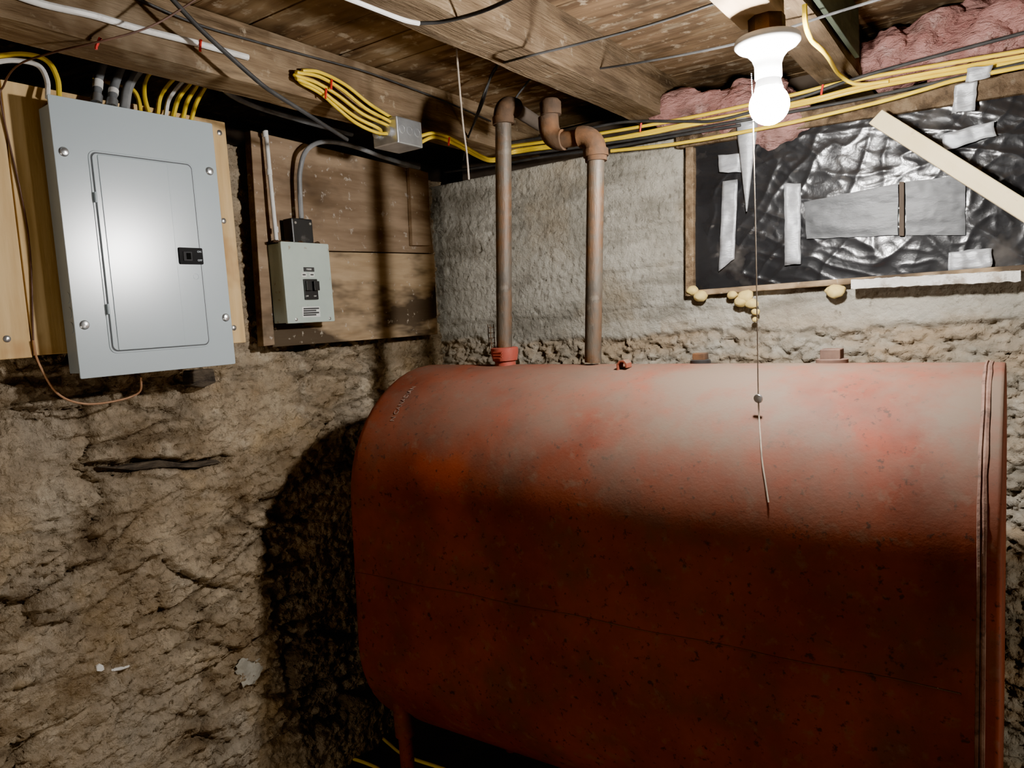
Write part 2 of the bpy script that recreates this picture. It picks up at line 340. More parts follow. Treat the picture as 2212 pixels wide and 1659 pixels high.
# ------------------------------------------------------------------ oil tank (an old tank, slightly out of square)
XL, XR = -1.546, -.022; TY, TR, TS = 1.76, .345, .215; TZ = .84
def tw(p):
    f = max(0, min(1, (p.x - XL) / (XR - XL)))
    return Vector((p.x - (.012 + .034 * (1 - f)) * (1.40 - p.z), p.y, p.z - .022 * f * ss(.85, 1.40, p.z)))
def obr(r, n=24):
    o = []
    for k in range(n + 1):
        a = math.pi * k / n; o.append((math.cos(a) * r, TS + math.sin(a) * r))
    for k in range(n + 1):
        a = math.pi + math.pi * k / n; o.append((math.cos(a) * r, -TS + math.sin(a) * r))
    return o
def shell(sections):
    mb = MB(); vs = []; n = len(obr(1))
    for x, r in sections: vs += [(x, TY + a, TZ + b) for a, b in obr(r)]
    k = len(sections)
    fs = [(i * n + j, i * n + (j + 1) % n, (i + 1) * n + (j + 1) % n, (i + 1) * n + j) for i in range(k - 1) for j in range(n)] + [tuple(range(n)), tuple((k - 1) * n + j for j in range(n))]
    return mb.add(vs, fs).warp(tw)
def inTank(p, r=TR):
    f = max(0, min(1, (p.x - XL) / (XR - XL))); z = p.z + .022 * f * ss(.85, 1.40, p.z)
    dz = z - TZ; dz = dz - max(-TS, min(TS, dz)); return (p.y - TY) ** 2 + dz * dz <= r * r
def onTank(px, py, off=.0):
    d = ray(px, py); t = .0006
    while t < .0016:
        if inTank(CAM + d * t, TR + off): break
        t += 2e-7
    return CAM + d * t
tank = tag(empty('oil_tank', (-.78, TY, 0)), 'large red painted steel oil tank with rounded top, dusty and rust specked', 'oil tank')
secs = [(XL, .30), (XL + .002, .325), (XL + .007, .337), (XL + .016, .343), (XL + .03, TR)] + [(XL + .03 + (XR - XL - .08) * i / 20, TR) for i in range(1, 20)] + [(XR - .05, TR), (XR - .006, .3455), (XR - .001, .3445), (XR + .001, .342), (XR + .0012, .30)]
body = shell(secs).build('tank_body', mTank, tank, smooth=True)
rimb = shell([(XR - .035, TR - .002), (XR - .033, TR + .0025), (XR - .029, TR + .0035), (XR - .027, TR + .0005), (XR - .024, TR + .0035), (XR - .020, TR + .0025), (XR - .018, TR - .002)])
rimb.v = [v + Vector((.0022 * noise.noise(v * 60), -.001 * abs(noise.noise(v * 90)), .0015 * noise.noise(v * 75))) for v in rimb.v]
rimb.build('end_rim', mRim2, tank, smooth=True)['label'] = 'thin rusty weld bead around the right end of the tank'
MB().tube([(XL + .02 + i * .05, TY - TR, TZ + .002 * math.sin(i)) for i in range(30)], .0022, 6).warp(tw).build('weld_seam', mTank, tank, smooth=True)
# lifting lug : a bent strap
tz = TZ + TS + TR
lp = onY(1348, 792, 1.70); lz = TZ + TS + TR * math.sin(math.acos(.06 / TR))
ox = [(-.014, -.008), (-.014, .012), (-.006, .021), (.006, .022), (.014, .014), (.015, .002)]
ix = [(.010, .002), (.009, .011), (.004, .0165), (-.004, .016), (-.009, .010), (-.009, -.008)]
lm = MB(); n_ = len(ox); vs = []
for y_ in (1.685, 1.715):
    vs += [(lp.x + a, y_, lz + b) for a, b in ox] + [(lp.x + a, y_, lz + b) for a, b in reversed(ix)]
fs = []
for i in range(n_ - 1):
    for o_, s_ in ((0, n_), (2 * n_, 3 * n_)): fs.append((o_ + i, o_ + i + 1, s_ + i + 1, s_ + i))
    fs.append((i, i + 1, 2 * n_ + i + 1, 2 * n_ + i)); fs.append((n_ + i, n_ + i + 1, 3 * n_ + i + 1, 3 * n_ + i))
fs += [(0, n_, 3 * n_, 2 * n_), (n_ - 1, 2 * n_ - 1, 4 * n_ - 1, 3 * n_ - 1)]
lm.add(vs, fs).warp(tw).build('lifting_lug', mTank, tank, bevel=.001)
for px, py, sz in ((1513, 778, .022), (1797, 772, .03)):
    p = onY(px, py, 1.80); q = (p.x, 1.80, tz - .006)
    pl = MB().lathe(q, [(sz * 1.15, 0), (sz * 1.15, .012), (sz * .95, .014)], n=20).warp(tw).build('tank_plug', mBrick if px > 1600 else mBlack, tank, smooth=True)
    MB().box(p.x - sz * .72, p.x + sz * .72, 1.80 - sz * .72, 1.80 + sz * .72, tz + .004, tz + (.03 if px > 1600 else .024)).warp(tw).build('plug_head', mBrick if px > 1600 else mRustFit, pl, bevel=.002)
PB1 = onY(1089, 745, TY); PB2 = onY(1281, 786, TY)
fx = PB1.x
ft = MB().lathe((fx, TY, tz - .014), [(.030, 0), (.030, .02), (.036, .022), (.040, .045), (.040, .058), (.036, .060)], n=24).build('gauge_fitting', mTankFit, tank, smooth=True)
ft['label'] = 'bright red threaded fitting at the foot of the pipe'
gx = fx - .035
g = MB()
for a in range(5):
    q = 2 * math.pi * a / 5; g.tube([(gx + .009 * math.cos(q), TY - .01 + .009 * math.sin(q), tz + .043), (gx + .009 * math.cos(q), TY - .01 + .009 * math.sin(q), tz + .115)], .0012, 5)
for z in (.06, .075, .09, .105):
    g.tube([(gx + .009 * math.cos(t * .52), TY - .01 + .009 * math.sin(t * .52), tz + z) for t in range(13)], .0011, 5, cap=False)
g.build('gauge_cage', mRustFit, ft)
fr = MB()
for k in range(3): fr.box(fx + .004 - .016, fx + .004 + .016, TY - .0418, TY - .039, tz + .033 - k * .008, tz + .036 - k * .008)
fr.build('raised_lettering', mTankFit, ft)
# legs
for lx in (-1.455, -.10):
    for ly in (1.50, 2.02):
        lg = MB().lathe((lx, ly, 0), [(.021, 0), (.021, .40)], n=18).warp(lambda p: Vector((p.x - .04, p.y, p.z)) if p.x < -1 else p).build('leg', mTank, tank, smooth=True)
        MB().lathe((lx, ly, .33), [(.029, 0), (.029, .11)], n=18).warp(lambda p: Vector((p.x - .04, p.y, p.z)) if p.x < -1 else p).build('leg_socket', mTank, lg, smooth=True)
# lettering bent round the left rim
vs, fs = text_verts('N CANADIAN', .021, .0004)
cz0 = TZ + TS
L0 = onTank(866, 868)
th_mid = math.atan2(L0.z - cz0, -(L0.y - TY))
lv = []
for v in vs:
    th = th_mid + v.x / TR; r = TR + .0006 + v.z
    lv.append((L0.x + .01 - v.y, TY - math.cos(th) * r, cz0 + math.sin(th) * r))
MB().add(lv, fs).warp(tw).build('stamped_lettering', mChalk, tank)
# ------------------------------------------------------------------ pipes
def pipe_run(name, label, pts, fittings):
    t = tag(empty(name, pts[0]), label, 'pipe')
    MB().tube(pts, .0225, 20).build('pipe', mRust, t, smooth=True)
    for f in fittings: MB().tube(f[0], f[1], 20).build(f[2], f[3] if len(f) > 3 else mRustFit, t, smooth=True)
    return t
def arc(a, b, c, n=8):
    a, b, c = Vector(a), Vector(b), Vector(c); return [(1 - t) ** 2 * a + 2 * t * (1 - t) * b + t * t * c for t in [i / n for i in range(n + 1)]]
P1b = Vector((fx, TY, tz + .046)); P1t = onY(1087, 256, TY)
e1 = onY(1087, 228, TY)
EV = Vector((.0, .05, .004))
pipe_run('fill_pipe', 'rusty steel pipe rising from the bright red fitting', [P1b, P1t],
         [([P1t + Vector((0, 0, -.014))] + arc(P1t, e1 + Vector((0, 0, .006)), e1 + EV) + [e1 + EV + Vector((0, .008, 0))], .0275, 'elbow'),
          ([P1t + Vector((0, 0, -.016)), P1t + Vector((0, 0, .004))], .0305, 'elbow_band'),
          ([e1 + EV, e1 + Vector((-.03, .24, -.004))], .020, 'back_pipe', mRim)])
P2b = Vector((PB2.x, TY, tz - .003)); P2t = onY(1287, 335, TY)
c2 = onY(1287, 296, TY); n1 = onY(1258, 296, TY); n0 = onY(1212, 303, TY); c3 = onY(1194, 300, TY); c4 = onY(1189, 262, TY); c5 = onY(1189, 232, TY)
pipe_run('vent_pipe', 'rusty steel pipe with elbow and side offset, beside the pipe with red fitting', [P2b, P2t],
         [([P2t + Vector((0, 0, -.016))] + arc(P2t, c2, n1) + [n1 + Vector((-.006, 0, 0))], .0285, 'elbow'),
          ([P2t + Vector((0, 0, -.004)), P2t + Vector((0, 0, .014))], .033, 'elbow_band'),
          ([n1, n0], .021, 'nipple'),
          ([n0 + Vector((.008, 0, 0))] + arc(n0, c3 + Vector((-.012, 0, 0)), c4 + Vector((-.006, 0, 0))) + [c4 + Vector((-.006, 0, .012))], .0275, 'elbow'),
          ([c4 + Vector((-.006, 0, 0)), c5], .0235, 'riser'),
          ([c5 + Vector((0, 0, -.02)), c5 + Vector((0, 0, .012)), c5 + Vector((0, 0, .02))], [.028, .029, .022], 'elbow_cap')])
# ------------------------------------------------------------------ light
LX, LY, LZ = -.393, 1.50, 2.023
lamp = tag(empty('ceiling_light', (LX, LY, LZ)), 'lit bare bulb in a white porcelain lampholder with pull chain', 'light')
MB().lathe((LX, LY, LZ), [(.034, 0), (.034, 2.064 - LZ)], n=8, ph=.39).build('junction_box', mRustFit, lamp)
MB().lathe((LX, LY, LZ), [(.058, .004), (.0605, .0), (.0605, -.008), (.055, -.014), (.039, -.022), (.029, -.034), (.025, -.046), (.025, -.070), (.022, -.074)], n=40).build('lampholder', mPorc, lamp, smooth=True)
bl = MB().lathe((LX, LY, LZ - .055), [(.0, .0), (.021, -.0), (.023, -.02), (.026, -.034)], n=32).build('bulb_base', mBulbBody, lamp, smooth=True)
prof = [(.026, .0)] + [(.037 * math.sin(math.radians(a)), -.031 + .037 * math.cos(math.radians(a))) for a in range(44, 181, 8)]
MB().lathe((LX, LY, LZ - .089), prof, n=32).build('bulb', mBulb, lamp, smooth=True)
ch0 = Vector((LX - .024, LY - .012, LZ - .055)); rg = onTank(1637, 868); ring = onY(1638, 861, rg.y - .035)
ch = MB()
for k in range(26): ch.lathe(ch0 + Vector((-.0035, -.003, -.004 - k * .0035)), [(.0004, -.0014), (.0015, 0), (.0004, .0014)], n=6)
ch.build('pull_chain', mSteel, lamp, smooth=True)
c_end = ch0 + Vector((-.0035, -.003, -.095))
drape = [onTank(x, y, .003) for x, y in ((1640, 905), (1643, 950), (1647, 1000), (1654, 1045), (1660, 1085))]
cord = MB().tube([c_end, c_end.lerp(ring, .5) + Vector((.001, 0, 0)), ring], .0012, 6).tube(cr([ring] + drape, 5), .0016, 6).build('pull_cord', mString, lamp)
MB().lathe(ring, [(.003, -.003), (.009, -.0025), (.010, 0), (.009, .0025), (.003, .003)], axis=(.2, 1, .2), n=18).build('pull_ring', mSteel, cord, smooth=True)
# ------------------------------------------------------------------ breaker panel
al = math.radians(3.35)
pp = Plane((-1.79, .845, H), math.pi / 2 - al)
TL, BL, TRr, BR = pp.at(100, 205), pp.at(175, 820), pp.at(458, 265), pp.at(508, 785)
x0, x1, z0, z1 = (TL.x + BL.x) / 2, (TRr.x + BR.x) / 2, (BL.z + BR.z) / 2, (TL.z + TRr.z) / 2
pan = empty('breaker_panel', pp.o, pp.th); tag(pan, 'large light grey metal breaker panel with hinged door on pine board', 'electrical panel')
MB().box(x0 + .012, x1 - .012, .002, .085, z0 + .012, z1 - .012).build('enclosure', mPanel, pan, local=True, bevel=.002)
MB().prism(rr(x0, x1, z0, z1, .004), -.0015, .003).build('cover', mPanel, pan, local=True, bevel=.0012)
dTL, dBR, dTR, dBL = pp.at(193, 330), pp.at(443, 745), pp.at(418, 357), pp.at(243, 758)
u0, u1, w0, w1 = (dTL.x + dBL.x) / 2, (dTR.x + dBR.x) / 2, (dBR.z + dBL.z) / 2, (dTL.z + dTR.z) / 2
MB().prism(rr(u0 - .006, u1 + .006, w0 - .006, w1 + .006, .018), -.0032, 0).build('door_surround', mPanel, pan, local=True, bevel=.0012)
MB().prism(rr(u0 - .0015, u1 + .0015, w0 - .0015, w1 + .0015, .014), -.0036, 0).build('door_gap', mPanelGap, pan, local=True)
uc = pp.at(378, 550).x
door = MB().prism(rr(u0 + .001, u1 - .001, w0 + .001, w1 - .001, .013), -.0060, -.001).build('door', mPanel, pan, local=True, bevel=.0016)
MB().prism(rr(pp.at(225, 500).x, uc, w0 + .001, w1 - .004, .004), -.0078, -.005).build('raised_field', mPanel, door, local=True, bevel=.0016)
for py in (427, 668):
    h = pp.at(203 if py < 500 else 232, py); MB().tube([(u0 - .001, -.007, h.z - .012), (u0 - .001, -.007, h.z + .012)], .0035, 10).build('hinge', mPanel, door, local=True, smooth=True)
a, b = pp.at(381, 535), pp.at(436, 572)
lt = MB().prism(rr(a.x, b.x, b.z, a.z, .003), -.0105, -.004).build('latch', mLatch, door, local=True, bevel=.001)
MB().prism(rr(a.x + .010, a.x + .034, b.z + .008, a.z - .010, .002), -.0125, -.009).build('latch_slide', M('latch_grey', (.03, .03, .032), (.05, .05, .052), 5, rough=.7, spec=.15), lt, local=True, bevel=.001)
MB().prism(rr(a.x + .018, a.x + .030, b.z + .012, a.z - .014, .001), -.0132, -.010).build('latch_window', M('latch_hole', (.003, .003, .003), (.003, .003, .003), 5, spec=.1), lt, local=True)
vs, fs = text_verts('ON', .007); MB().add([(b.x - .010 + v.x, -.0107 - v.z, a.z - .010 + v.y) for v in vs], fs).build('latch_lettering', mPanel, lt, local=True)
vs, fs = text_verts('OFF', .007); MB().add([(b.x - .010 + v.x, -.0107 - v.z, b.z + .010 + v.y) for v in vs], fs).build('latch_lettering', mPanel, lt, local=True)
k = pp.at(421, 598)
MB().lathe((k.x, -.0059, k.z), [(.0085, 0), (.0085, -.0006), (.0072, -.0008), (.0070, -.0002)], axis=(0, 1, 0), n=6).build('knockout', mPanel, door, local=True)
for px, py in ((137, 328), (452, 370), (182, 702), (487, 686)):
    q = pp.at(px, py)
    s_ = MB().lathe((q.x, -.0015, q.z), [(.011, 0), (.011, -.001), (.009, -.0025), (.008, -.006), (.003, -.0075)], axis=(0, 1, 0), n=16).build('cover_screw', mSteel, pan, local=True, smooth=True)
for zz in (.12, .155, .19):
    MB().lathe((x0 + .012, .045, z0 + zz), [(.013, -.0005), (.013, .0012), (.010, .0012)], axis=(-1, 0, 0), n=16).build('side_knockout', mPanel, pan, local=True)
# pine mounting board
BZ0, BZ1 = H - .02, 2.145
mbd = tag(empty('mounting_board', (-1.88, .9, BZ0)), 'new pale pine mounting board behind the grey breaker panel', 'board')
for i, (ya, yb) in enumerate(((.50, .79), (.793, 1.09), (1.093, 1.366))):
    MB().box(-1.912, -1.880, ya, yb, BZ0 + (.0, .004, -.002)[i], BZ1 - (.0, .01, .004)[i]).build('plank', mPine, mbd, bevel=.002)
for px, py in ((474, 287), (483, 477), (505, 708), (15, 732)):
    p = onX(px, py, -1.88); MB().lathe(p, [(.008, -.001), (.008, .0015), (.005, .0035), (.001, .004)], axis=(1, 0, 0), n=14).build('board_screw', mSteel, mbd, smooth=True)
# ------------------------------------------------------------------ old board and disconnect
ob = tag(empty('backing_board', (-1.92, 1.75, 1.5)), 'old dark brown plank backing behind the small grey-green switch box', 'board')
def plank(pxs, th, mt, w=0):
    MB().hexa([onX(px, py, -1.90 + w) for px, py in pxs], (-th, 0, 0)).build('plank', mt, ob, bevel=.002)
plank([(553, 284), (916, 372), (937, 547), (572, 539)], .03, mOldBoard)
plank([(575, 541), (938, 549), (946, 722), (590, 750)], .03, mLowBoard)
plank([(541, 281), (561, 286), (594, 745), (570, 748)], .03, mOldBoard, .006)
plank([(885, 362), (925, 372), (931, 530), (892, 530)], .018, mOldBoard, .02)
fp = Plane((-1.828, 1.5, H), math.pi / 2)
a, b = fp.at(606, 521), fp.at(720, 694)
dx0, dx1, dz0, dz1 = a.x, (b.x + fp.at(713, 521).x) / 2, b.z, a.z
db = tag(empty('disconnect_box', fp.o, fp.th), 'small grey-green rust-flecked switch box with black double breaker', 'switch box')
MB().box(dx0 + .003, dx1 - .003, .004, .069, dz0 + .003, dz1 - .003).build('enclosure', mBoxG, db, local=True, bevel=.003)
MB().prism(rr(dx0, dx1, dz0, dz1, .004), 0, .012).build('cover', mBoxG, db, local=True, bevel=.002)
def fr(px0, py0, px1, py1, name, mt, par, dep=.002, r=.001, y1=0.0):
    p, q = fp.at(px0, py0), fp.at(px1, py1)
    return MB().prism(rr(min(p.x, q.x), max(p.x, q.x), min(p.z, q.z), max(p.z, q.z), r), -dep, y1).build(name, mt, par, local=True, bevel=.0005)
br = fr(654, 603, 686, 647, 'breaker', mBlack, db, .006)
fr(655, 608, 667, 628, 'toggle', mBlack, br, .016); fr(671, 608, 684, 628, 'toggle', mBlack, br, .016)
pl = fr(655, 577, 679, 587, 'nameplate', mInk, db, .001)
p = fp.at(667, 582); vs, fs = text_verts('MAIN', .008, .0003)
MB().add([(p.x + v.x, -.0014 - v.z, p.z + v.y) for v in vs], fs).build('nameplate_lettering', mLabelW, pl, local=True)
for px in (651, 668):
    l_ = fr(px, 589, px + 11, 598, 'label_plate', mLabelW, db, .001)
    fr(px + 2, 592, px + 9, 595, 'label_ink', mInk, l_, .0016)
for px in (661, 678):
    p = fp.at(px, 640); vs, fs = text_verts('OFF', .006, .0003); MB().add([(p.x + v.x, -.0064 - v.z, p.z + v.y) for v in vs], fs).build('toggle_lettering', mLabelW, br, local=True)
rp = fr(652, 663, 692, 684, 'rating_plate', mLabelW, db, .001)
for i in range(4): fr(655, 665.5 + i * 4.6, 689 - (i % 2) * 6, 667.6 + i * 4.6, 'rating_print', mInk, rp, .0014, .0002)
for px, py in ((640, 690), (712, 688)):
    q = fp.at(px, py); MB().lathe((q.x, 0, q.z), [(.005, 0), (.005, -.002), (.002, -.003)], axis=(0, 1, 0), n=12).build('cover_screw', mSteel, db, local=True, smooth=True)
a, b = onX(628, 470, -1.845), onX(677, 519, -1.845)
zt = H + dz1
con = MB().box(-1.885, -1.842, a.y, b.y, zt - .002, a.z).build('cable_connector', mBlack, db, bevel=.004); con['label'] = 'black two-part cable clamp on top of the box'
for yy in (a.y + .012, b.y - .012): MB().lathe((-1.842, yy, a.z - .015), [(.004, 0), (.004, .003)], axis=(1, 0, 0), n=10).build('clamp_screw', mSteel, con)
dz_ = MB()
for i in range(26): dz_.blob((-1.865 + random.uniform(-.025, .025), 1.5 + dx0 + random.uniform(.0, dx1 - dx0), zt + .002), (.008, .012, .006), .5, 40, 1, i)
dz_.build('debris_crust', mRustFit, db)
cable('service_cable', 'thick grey cable curving up from the black clamp on the switch box',
      [onX(651, 472, -1.862), onX(648, 420, -1.862), onX(648, 370, -1.86), onX(662, 325, -1.85), onX(700, 306, -1.85), onX(760, 315, -1.86), onX(830, 340, -1.87), onX(905, 362, -1.87)], .0078, mGreyCable)
wp = tag(empty('white_conduit', onX(597, 515, -1.868)), 'slim white plastic conduit rising from the switch box', 'conduit')
MB().tube([onX(597, 520, -1.868), onX(585, 400, -1.872), onX(574, 282, -1.872)], .0065, 10).build('tube', mWhite, wp, smooth=True)
for py in (372, 290, 496):
    MB().tube([onX(582 + (py - 370) * .11, py + 6, -1.871), onX(582 + (py - 370) * .11 - 1, py - 6, -1.871)], .0082, 10).build('coupling', mWhite, wp, smooth=True)
# ------------------------------------------------------------------ junction box under joist
jb = tag(empty('junction_box', (-1.55, 1.73, 2.06)), 'galvanised steel junction box with round knockouts under the joist', 'junction box')
MB().box(-1.60, -1.50, 1.673, 1.785, 2.062, 2.140).build('box', mGalv, jb, bevel=.004)
for yy in (1.695, 1.728, 1.762):
    MB().lathe((-1.50, yy, 2.105), [(.0135, 0), (.0135, .0012), (.011, .0016), (.0105, .0004)], axis=(1, 0, 0), n=18).build('knockout', mGalv, jb, smooth=True)
for xx in (-1.575, -1.53): MB().lathe((xx, 1.673, 2.10), [(.014, 0), (.014, .012), (.009, .014)], axis=(0, -1, 0), n=16).build('cable_clamp', mGalv, jb, smooth=True)
# ------------------------------------------------------------------ cables
ordw = ['first', 'second', 'third', 'fourth', 'fifth', 'sixth', 'seventh', 'eighth']
pc = [('y', [(128, 212), (124, 170), (100, 130), (45, 116), (-40, 125)], .006), ('w', [(103, 212), (101, 172), (80, 140), (25, 130), (-40, 140)], .006),
      ('d', [(208, 222), (212, 175), (226, 128), (246, 95)], .0105), ('d', [(241, 230), (246, 190), (262, 145), (282, 110)], .0105), ('g', [(268, 238), (278, 185), (305, 145), (345, 118)], .0125),
      ('y', [(303, 242), (298, 212), (280, 190), (235, 178), (200, 165)], .006), ('y', [(322, 246), (312, 205), (316, 170), (340, 140)], .0055), ('y', [(340, 248), (348, 205), (380, 165), (425, 135)], .006),
      ('w', [(357, 252), (366, 212), (398, 172), (432, 140)], .006), ('y', [(373, 255), (386, 212), (412, 178), (440, 142)], .006), ('y', [(394, 262), (404, 220), (424, 186), (445, 150)], .006), ('y', [(411, 266), (424, 222), (444, 186), (462, 155)], .006)]
ny = 0
for i, (c, pts, r) in enumerate(pc):
    xx = -1.828 - .006 * (i % 3)
    P = [onX(px, py, xx - .012 * k) for k, (px, py) in enumerate(pts)]
    if c == 'y':
        cable('yellow_cable', '%s yellow cable from left entering the top of the breaker panel' % ordw[ny], P, r, mYellow, 'yellow cables entering the breaker panel'); ny += 1
    elif c == 'w': cable('white_cable', ('white cable at the left corner of the breaker panel top' if i < 3 else 'white cable among the yellow cables above the breaker panel'), P, r, mWhite)
    elif c == 'd':
        cd_ = tag(empty('dark_conduit', P[0]), 'dark grey flexible conduit with %s band above the panel' % ('a white taped' if i == 2 else 'a shorter white'), 'conduit')
        MB().tube(cr(P), r, 12).build('tube', mDkGrey, cd_, smooth=True)
        MB().tube([P[1].lerp(P[0], .35), P[1].lerp(P[0], -.0) if i == 2 else P[1].lerp(P[0], .1)], r * 1.12, 12).build('tape_band', mWhite, cd_, smooth=True)
        MB().tube([P[0], P[0].lerp(P[1], .35)], r * 1.25, 12).build('connector', mGalv, cd_, smooth=True)
    else: cable('grey_cable', 'thick grey service cable entering the middle of the breaker panel top', P, r, mGreyCable)
cable('grey_cable', 'grey cable sagging behind the joist right of the breaker panel', [onX(468, 175, -1.80), onX(500, 205, -1.82), onX(560, 232, -1.83), onX(660, 262, -1.84), onX(760, 290, -1.85)], .009, mDkGrey)
jl = [[(655, 153), (690, 156), (745, 183), (800, 226), (854, 262)], [(643, 157), (688, 165), (738, 193), (792, 236), (848, 268)], [(639, 164), (682, 178), (730, 206), (783, 246), (838, 272)],
      [(643, 171), (688, 192), (727, 222), (772, 255), (820, 279)], [(650, 178), (694, 203), (729, 234), (768, 265), (812, 286)]]
for k, L_ in enumerate(jl):
    xo = -1.536 + .007 * (k % 2)
    P = [onX(676 + 2 * k, 158 + 8 * k, -1.585), onX(L_[0][0] + 6, L_[0][1], -1.558)] + [onX(x, y, xo) for x, y in L_] + [Vector((-1.528 - .045 * (k % 2), 1.672, 2.104 - .003 * k))]
    cable('yellow_cable', ['topmost', 'second from top', 'third from top', 'fourth from top', 'lowest'][k] + ' yellow cable bending round the joist to the junction box', P, .0048, mYellow, 'yellow cables stapled to the joist')
for k in range(2):
    P = [Vector((-1.515, 1.785, 2.10 - .02 * k)), onX(940, 288 + 8 * k, -1.50), onX(985, 305 + 7 * k, -1.50), onX(1030, 332 + 5 * k, -1.48), onX(1065, 344 + 4 * k, -1.50), onY(1110, 326 + 5 * k, 2.30), onY(1180, 316 + 4 * k, 2.29), onY(1320, 300 + k * 6, 2.29), onY(1480, 268 + k * 5, 2.29), onY(1720, 222 + k * 6, 2.29), onY(1900, 178 + k * 8, 2.29), onY(2230, 118 + k * 10, 2.29)]
    cable('yellow_cable', ('upper' if k == 0 else 'lower') + ' yellow cable running from the junction box along the back sill', P, .0055, mYellow, 'yellow cables along the back sill')
bl_ = [([(1090, 318), (1200, 303), (1340, 281), (1500, 252), (1700, 208), (1850, 172), (2230, 106)], mYellow, 'yellow cable topmost of the bundle on the back sill'),
       ([(1320, 326), (1450, 312), (1590, 288), (1740, 258), (1900, 220), (2000, 192), (2070, 172), (2230, 140)], mYellow, 'lone yellow cable below the bundle, crossing above the plastic window'),
       ([(1095, 338), (1250, 318), (1400, 296), (1560, 268), (1740, 236), (1900, 205), (2230, 132)], mBlackCable, 'black cable running under the yellow bundle on the back sill'),
       ([(1080, 312), (1200, 292), (1320, 268), (1380, 262), (1480, 262), (1560, 258), (1730, 210), (1880, 160), (2230, 66)], mBlackCable, 'thin black cable running above the yellow bundle'),
       ([(960, 372), (1060, 358), (1180, 338), (1300, 322), (1420, 300), (1600, 270)], mBlackCable, 'black cable low along the top of the concrete wall')]
for i, (pts, mt, lb) in enumerate(bl_):
    cable('yellow_cable' if mt == mYellow else 'black_cable', lb, [onY(x, y, 2.285 - .008 * (i % 2)) for x, y in pts], .0055 if mt == mYellow else .0048, mt)
cable('yellow_cable', 'yellow cable dropping from the joist beside the light to the sill', [onX(1738, 10, -.338), onX(1740, 50, -.338), onX(1752, 85, -.336), onX(1785, 118, -.334), onY(1812, 160, 2.20), onY(1850, 182, 2.28), onY(1920, 176, 2.28)], .005, mYellow)
cable('white_cable', 'white cable stapled along the lower edge of the left joist', [onX(-20, -30, -1.548), onX(90, 8, -1.546), onX(200, 33, -1.544), onX(300, 62, -1.544), onX(420, 92, -1.544), onX(535, 124, -1.545)], .0075, mWhite)
cable('black_cable', 'thin black wire along the side of the left joist', [onX(270, -15, -1.545), onX(420, 50, -1.545), onX(560, 92, -1.544), onX(700, 130, -1.544), onX(790, 155, -1.54), onX(900, 195, -1.544), onX(1000, 235, -1.545), onX(1060, 262, -1.545)], .003, mBlackCable)
cable('black_cable', 'slack black cable hanging diagonally below the left joist', [onX(360, -15, -1.47), onX(430, 60, -1.47), onX(500, 125, -1.48), onX(560, 178, -1.48), onX(590, 200, -1.49), onX(650, 238, -1.50), onX(750, 302, -1.54)], .0055, mBlackCable)
cable('brown_wire', 'thin brown wire crossing the joist above the breaker panel', [onX(440, -12, -1.46), onX(330, 55, -1.48), onX(215, 90, -1.53), onX(120, 112, -1.62), onX(40, 140, -1.75), onX(8, 185, -1.86), onX(4, 235, -1.874), onX(60, 500, -1.876), onX(72, 735, -1.876)], .0022, mBrownWire)
cable('ground_wire', 'bare copper ground wire looping below the breaker panel', [onX(72, 735, -1.872), onX(82, 780, -1.875), onX(122, 848, -1.88), onX(180, 872, -1.88), onX(250, 866, -1.875), onX(300, 848, -1.865), onX(305, 815, -1.85)], .0026, mCopper)
cable('white_cable', 'short white cable crossing under the middle joist', [onZ(730, -12, 2.142), onZ(800, 15, 2.142), onZ(870, 42, 2.142), onZ(905, 50, 2.142)], .0055, mWhite)
cable('black_cable', 'black wire continuing from the short white cable under the middle joist', [onZ(905, 50, 2.142), onZ(960, 46, 2.142), onZ(1040, 25, 2.142), onZ(1120, -10, 2.142)], .0042, mBlackCable)
cable('black_cable', 'thin black wire strung under the ceiling left of the light', [onZ(1560, 2, 2.128), onZ(1400, 55, 2.128), onZ(1250, 95, 2.13), onZ(1100, 132, 2.13), onY(1075, 145, 1.9), onY(1050, 190, 1.9), onY(1022, 270, 1.9)], .003, mBlackCable)
cable('grey_wire', 'thin grey wire passing just behind the light fixture', [onZ(1910, -5, 2.128), onZ(1780, 35, 2.128), onY(1600, 92, 1.72), onY(1400, 132, 1.8), onY(1280, 150, 1.9), onY(1165, 162, 1.95), onY(1130, 190, 1.95), onY(1095, 240, 1.95)], .003, mWire)
cable('string', 'frayed dirty string hanging from the middle joist', [onX(986, 105, -1.2), onX(992, 180, -1.2), onX(1000, 270, -1.2), onX(1008, 330, -1.2), onX(1013, 388, -1.2)], .0026, mString, cat='string')
cable('black_cable', 'short black cable hanging between the rusty pipes and the left joist', [onY(1075, 140, 1.9), onY(1060, 165, 1.9), onY(1040, 230, 1.95), onY(1010, 300, 2.1), onY(1000, 345, 2.25)], .0035, mBlackCable)
cable('yellow_cable', 'yellow cable lying on the dark floor under the tank', [onZ(822, 1590, .008), onZ(840, 1606, .008), onZ(875, 1632, .008), onZ(950, 1658, .008), onZ(1040, 1690, .008)], .006, mYellow)
cable('yellow_cable', 'short yellow cable end on the floor at the foot of the stone wall', [onZ(760, 1638, .008), onZ(790, 1648, .008), onZ(820, 1662, .008), onZ(850, 1690, .008)], .006, mYellow)
